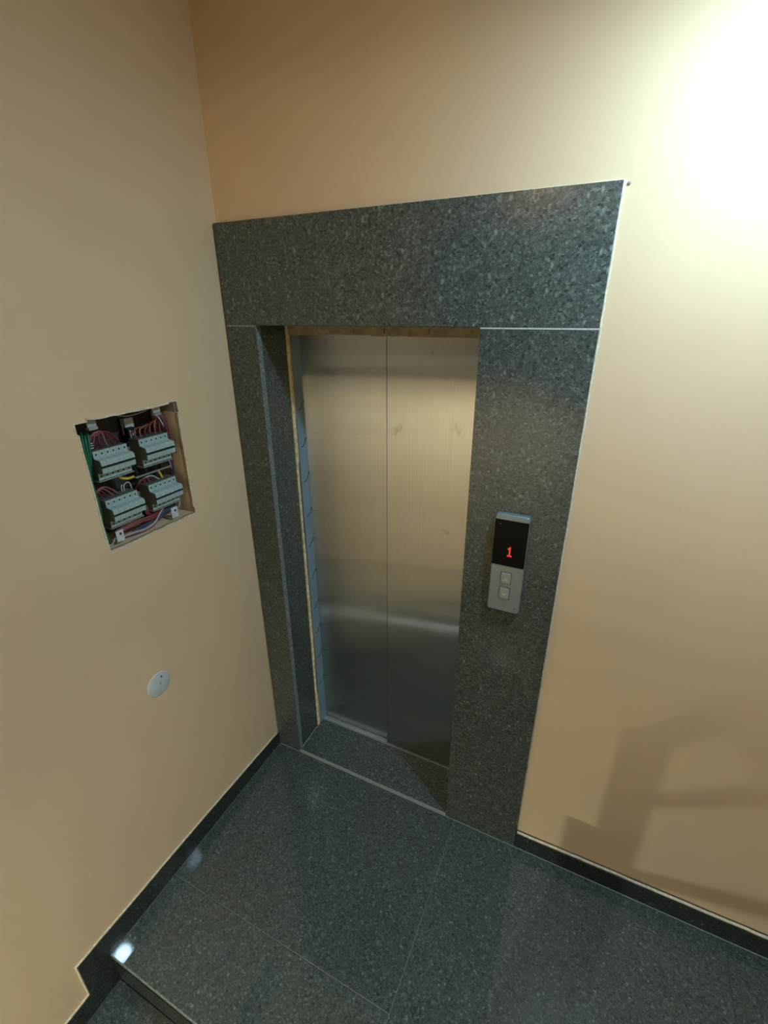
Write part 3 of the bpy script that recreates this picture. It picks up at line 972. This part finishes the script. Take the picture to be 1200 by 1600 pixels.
wire([(-0.058, -0.493, rows[1] - 0.001), (-0.056, -0.493, 1.634), (-0.055, -0.483, 1.642), (-0.055, -0.472, 1.638), (-0.056, -0.468, rows[1] - 0.001)], 0.0021, 'white', 'white wire loop standing on the lower breakers')
wire([(-0.060, -0.499, rows[1] - 0.001), (-0.060, -0.500, 1.630), (-0.062, -0.494, 1.637), (-0.066, -0.488, 1.630)], 0.0019, 'white', 'small white wire hook beside the white loop')
for i in range(4):
    yp = cols_[0] + (i + 0.5) * PW
    wire([(-0.075, -0.594, 1.616 + J()), (-0.060, -0.590 + .004 * i, 1.634 + .004 * i), (-0.056, (-0.585 + yp) / 2, 1.640 + 0.003 * i), (-0.054, yp, rows[1] - 0.001)], 0.0028, 'red' if i < 2 else 'pink',
         '%s wire bending into the %s lower breaker from the green wires' % ('red' if i < 2 else 'pink', ORD[i]), 'reddish wires over the lower green cable bank')
for i in range(4):
    yp = cols_[1] + (i + 0.5) * PW
    wire([(-0.080, -0.440, 1.60), (-0.060, -0.437 + .003 * i, 1.622 + .003 * i), (-0.055, -0.420 + .010 * i, 1.635 + J()), (-0.054, yp, rows[1] - 0.001)], 0.0026, ('orange', 'pink', 'red', 'white')[i],
         '%s wire bending into the lower lift side breakers' % ('orange', 'pink', 'red', 'white')[i])
# a pale block behind the lower banks
bx('wire_trunking', (-0.118, -0.098, -0.585, -0.560, 1.60, 1.70), M['clip'], fb)
bx('wire_trunking', (-0.118, -0.098, -0.412, -0.380, 1.775, 1.83), M['clip'], fb)
# bundle along the bottom
for i in range(4):
    o = 0.0042 * i
    wire([(-0.055, -0.560, 1.488 + o), (-0.046 - o * .3, -0.529, 1.496 + o), (-0.042, -0.476, 1.500 + o * .8), (-0.046, -0.412, 1.492 + o), (-0.060, -0.38, 1.50 + o)], 0.0032, 'pink' if i % 2 else 'red',
         '%s wire lying in the bundle below the lower breakers' % ('pink' if i % 2 else 'red'), 'reddish bottom bundle wires')
for i in range(3):
    o = 0.004 * i
    wire([(-0.040, -0.548, 1.479), (-0.034, -0.510, 1.474 + o), (-0.030, -0.469, 1.471 + o), (-0.030, -0.429, 1.480 + o), (-0.036, -0.399, 1.503 + o * .6), (-0.046, -0.355 - o, 1.524)], 0.0021, 'grey' if i else 'red',
         '%s wire curving up from the bottom of the fuse box' % ('thin grey' if i else 'thin red'), 'thin wires curving up from the bottom')
for i in range(5):
    o = 0.0042 * i
    wire([(-0.056, -0.500 + o, 1.474 + o * .3), (-0.052, -0.45, 1.473 + o * .6), (-0.05, -0.405, 1.478 + o), (-0.052, -0.365, 1.490 + o), (-0.06, -0.315, 1.496 + o)], 0.003, 'bluegrey' if i % 2 else 'blue',
         '%s wire in the bundle behind the lower corner clip' % ('blue-grey' if i % 2 else 'dark blue'), 'bluish bottom bundle wires')
for i in range(3):
    o = 0.005 * i
    wire([(-0.060, -0.432 + o, 1.545), (-0.048, -0.442 + o, 1.520), (-0.046, -0.425 + o, 1.510), (-0.048, -0.395 + o, 1.518), (-0.054, -0.372, 1.512)], 0.003, 'red', 'red wire curling below the lower lift side breakers', 'red wires below the lift side bank')
wire([(-0.045, -0.315, 1.545), (-0.036, -0.310, 1.525), (-0.036, -0.318, 1.500), (-0.050, -0.330, 1.49)], 0.0024, 'white', 'white wire curling beside the lower corner clip')
wire([(-0.030, -0.612, 1.482), (-0.022, -0.600, 1.479), (-0.022, -0.588, 1.490), (-0.03, -0.578, 1.494)], 0.0016, 'white', 'thin white wire end in the bottom corner by the green wires')

# ------------------------------------------------------------------ railing between the flights (its shadow falls on the lift wall)
rl = empty('stair_railing', (1.25, -1.1, 0))
setp(rl, 'dark metal stair railing rising along the upper flight', 'railing')
bx('pedestal', (1.145, 1.209, -1.18, -1.085, 0.0, 0.754), M['wall'], rl)
bx('newel_post', (1.209, 1.288, -1.16, -1.09, 0.0, 1.10), M['rail_metal'], rl, bev=0.004)
for h, r in ((1.083, 0.030), (0.886, 0.018), (0.64, 0.018)):
    bm = bmesh.new()
    tube(bm, [(1.25, -1.12, h), (1.25, -1.12 - 1.9, h + 1.9 * RIS / TRD)], r, n=10)
    link('handrail' if r > 0.02 else 'rail', bm, M['rail_metal'], rl)
bx('end_post', (1.23, 1.27, -3.02, -2.98, 7 * RIS, 1.083 + 1.9 * RIS / TRD), M['rail_metal'], rl)

# ------------------------------------------------------------------ lamps
LP = Vector((1.645, -0.425, CEIL))
lm = empty('ceiling_lamp', LP)
setp(lm, 'short white cylindrical downlight on the landing ceiling', 'lamp')
bm = bmesh.new()
lathe(bm, [(0.0, 0.0), (0.070, 0.0), (0.070, -0.238), (0.067, -0.242), (0.062, -0.240), (0.062, -0.226)], LP, (0, 0, 1), 40)
link('lamp_base', bm, M['lampwhite'], lm)
bm = bmesh.new()
lathe(bm, [(0.0615, -0.232), (0.0615, -0.240), (0.055, -0.245), (0.036, -0.249), (0.0, -0.251)], LP, (0, 0, 1), 40)
link('diffuser', bm, M['glow'], lm)
HP = Vector((0.654, -3.0, HALF_Z - 0.2))
hl = empty('hall_lamp', HP)
setp(hl, 'round lamp under the half landing slab of the hall', 'lamp')
bm = bmesh.new()
lathe(bm, [(0.0, 0.0), (0.042, 0.0), (0.042, -0.023), (0.037, -0.023), (0.037, -0.012)], HP, (0, 0, 1), 32)
link('lamp_base', bm, M['lampwhite'], hl)
bm = bmesh.new()
lathe(bm, [(0.0345, -0.014), (0.028, -0.0165), (0.0, -0.018)], HP, (0, 0, 1), 32)
link('diffuser', bm, M['glow_hall'], hl)
UP = Vector((0.30, FAR_Y, 3.85))
ul = empty('stair_fill_lamp', UP)  # added warm globe, fill for the dim upper walls
setp(ul, 'added warm fill globe on the wall above the half landing', 'lamp')
bm = bmesh.new()
lathe(bm, [(0.0, 0.0), (0.07, 0.0), (0.07, 0.02), (0.03, 0.03), (0.03, 0.06)], UP, (0, 1, 0), 28)
link('lamp_base', bm, M['lampwhite'], ul)
bm = bmesh.new()
lathe(bm, [(0.0, 0.05)] + [(0.14 * math.sin(math.pi * i / 12), 0.19 - 0.14 * math.cos(math.pi * i / 12)) for i in range(1, 12)] + [(0.0, 0.33)], UP, (0, 1, 0), 28)
link('globe', bm, M['glow_fill'], ul)
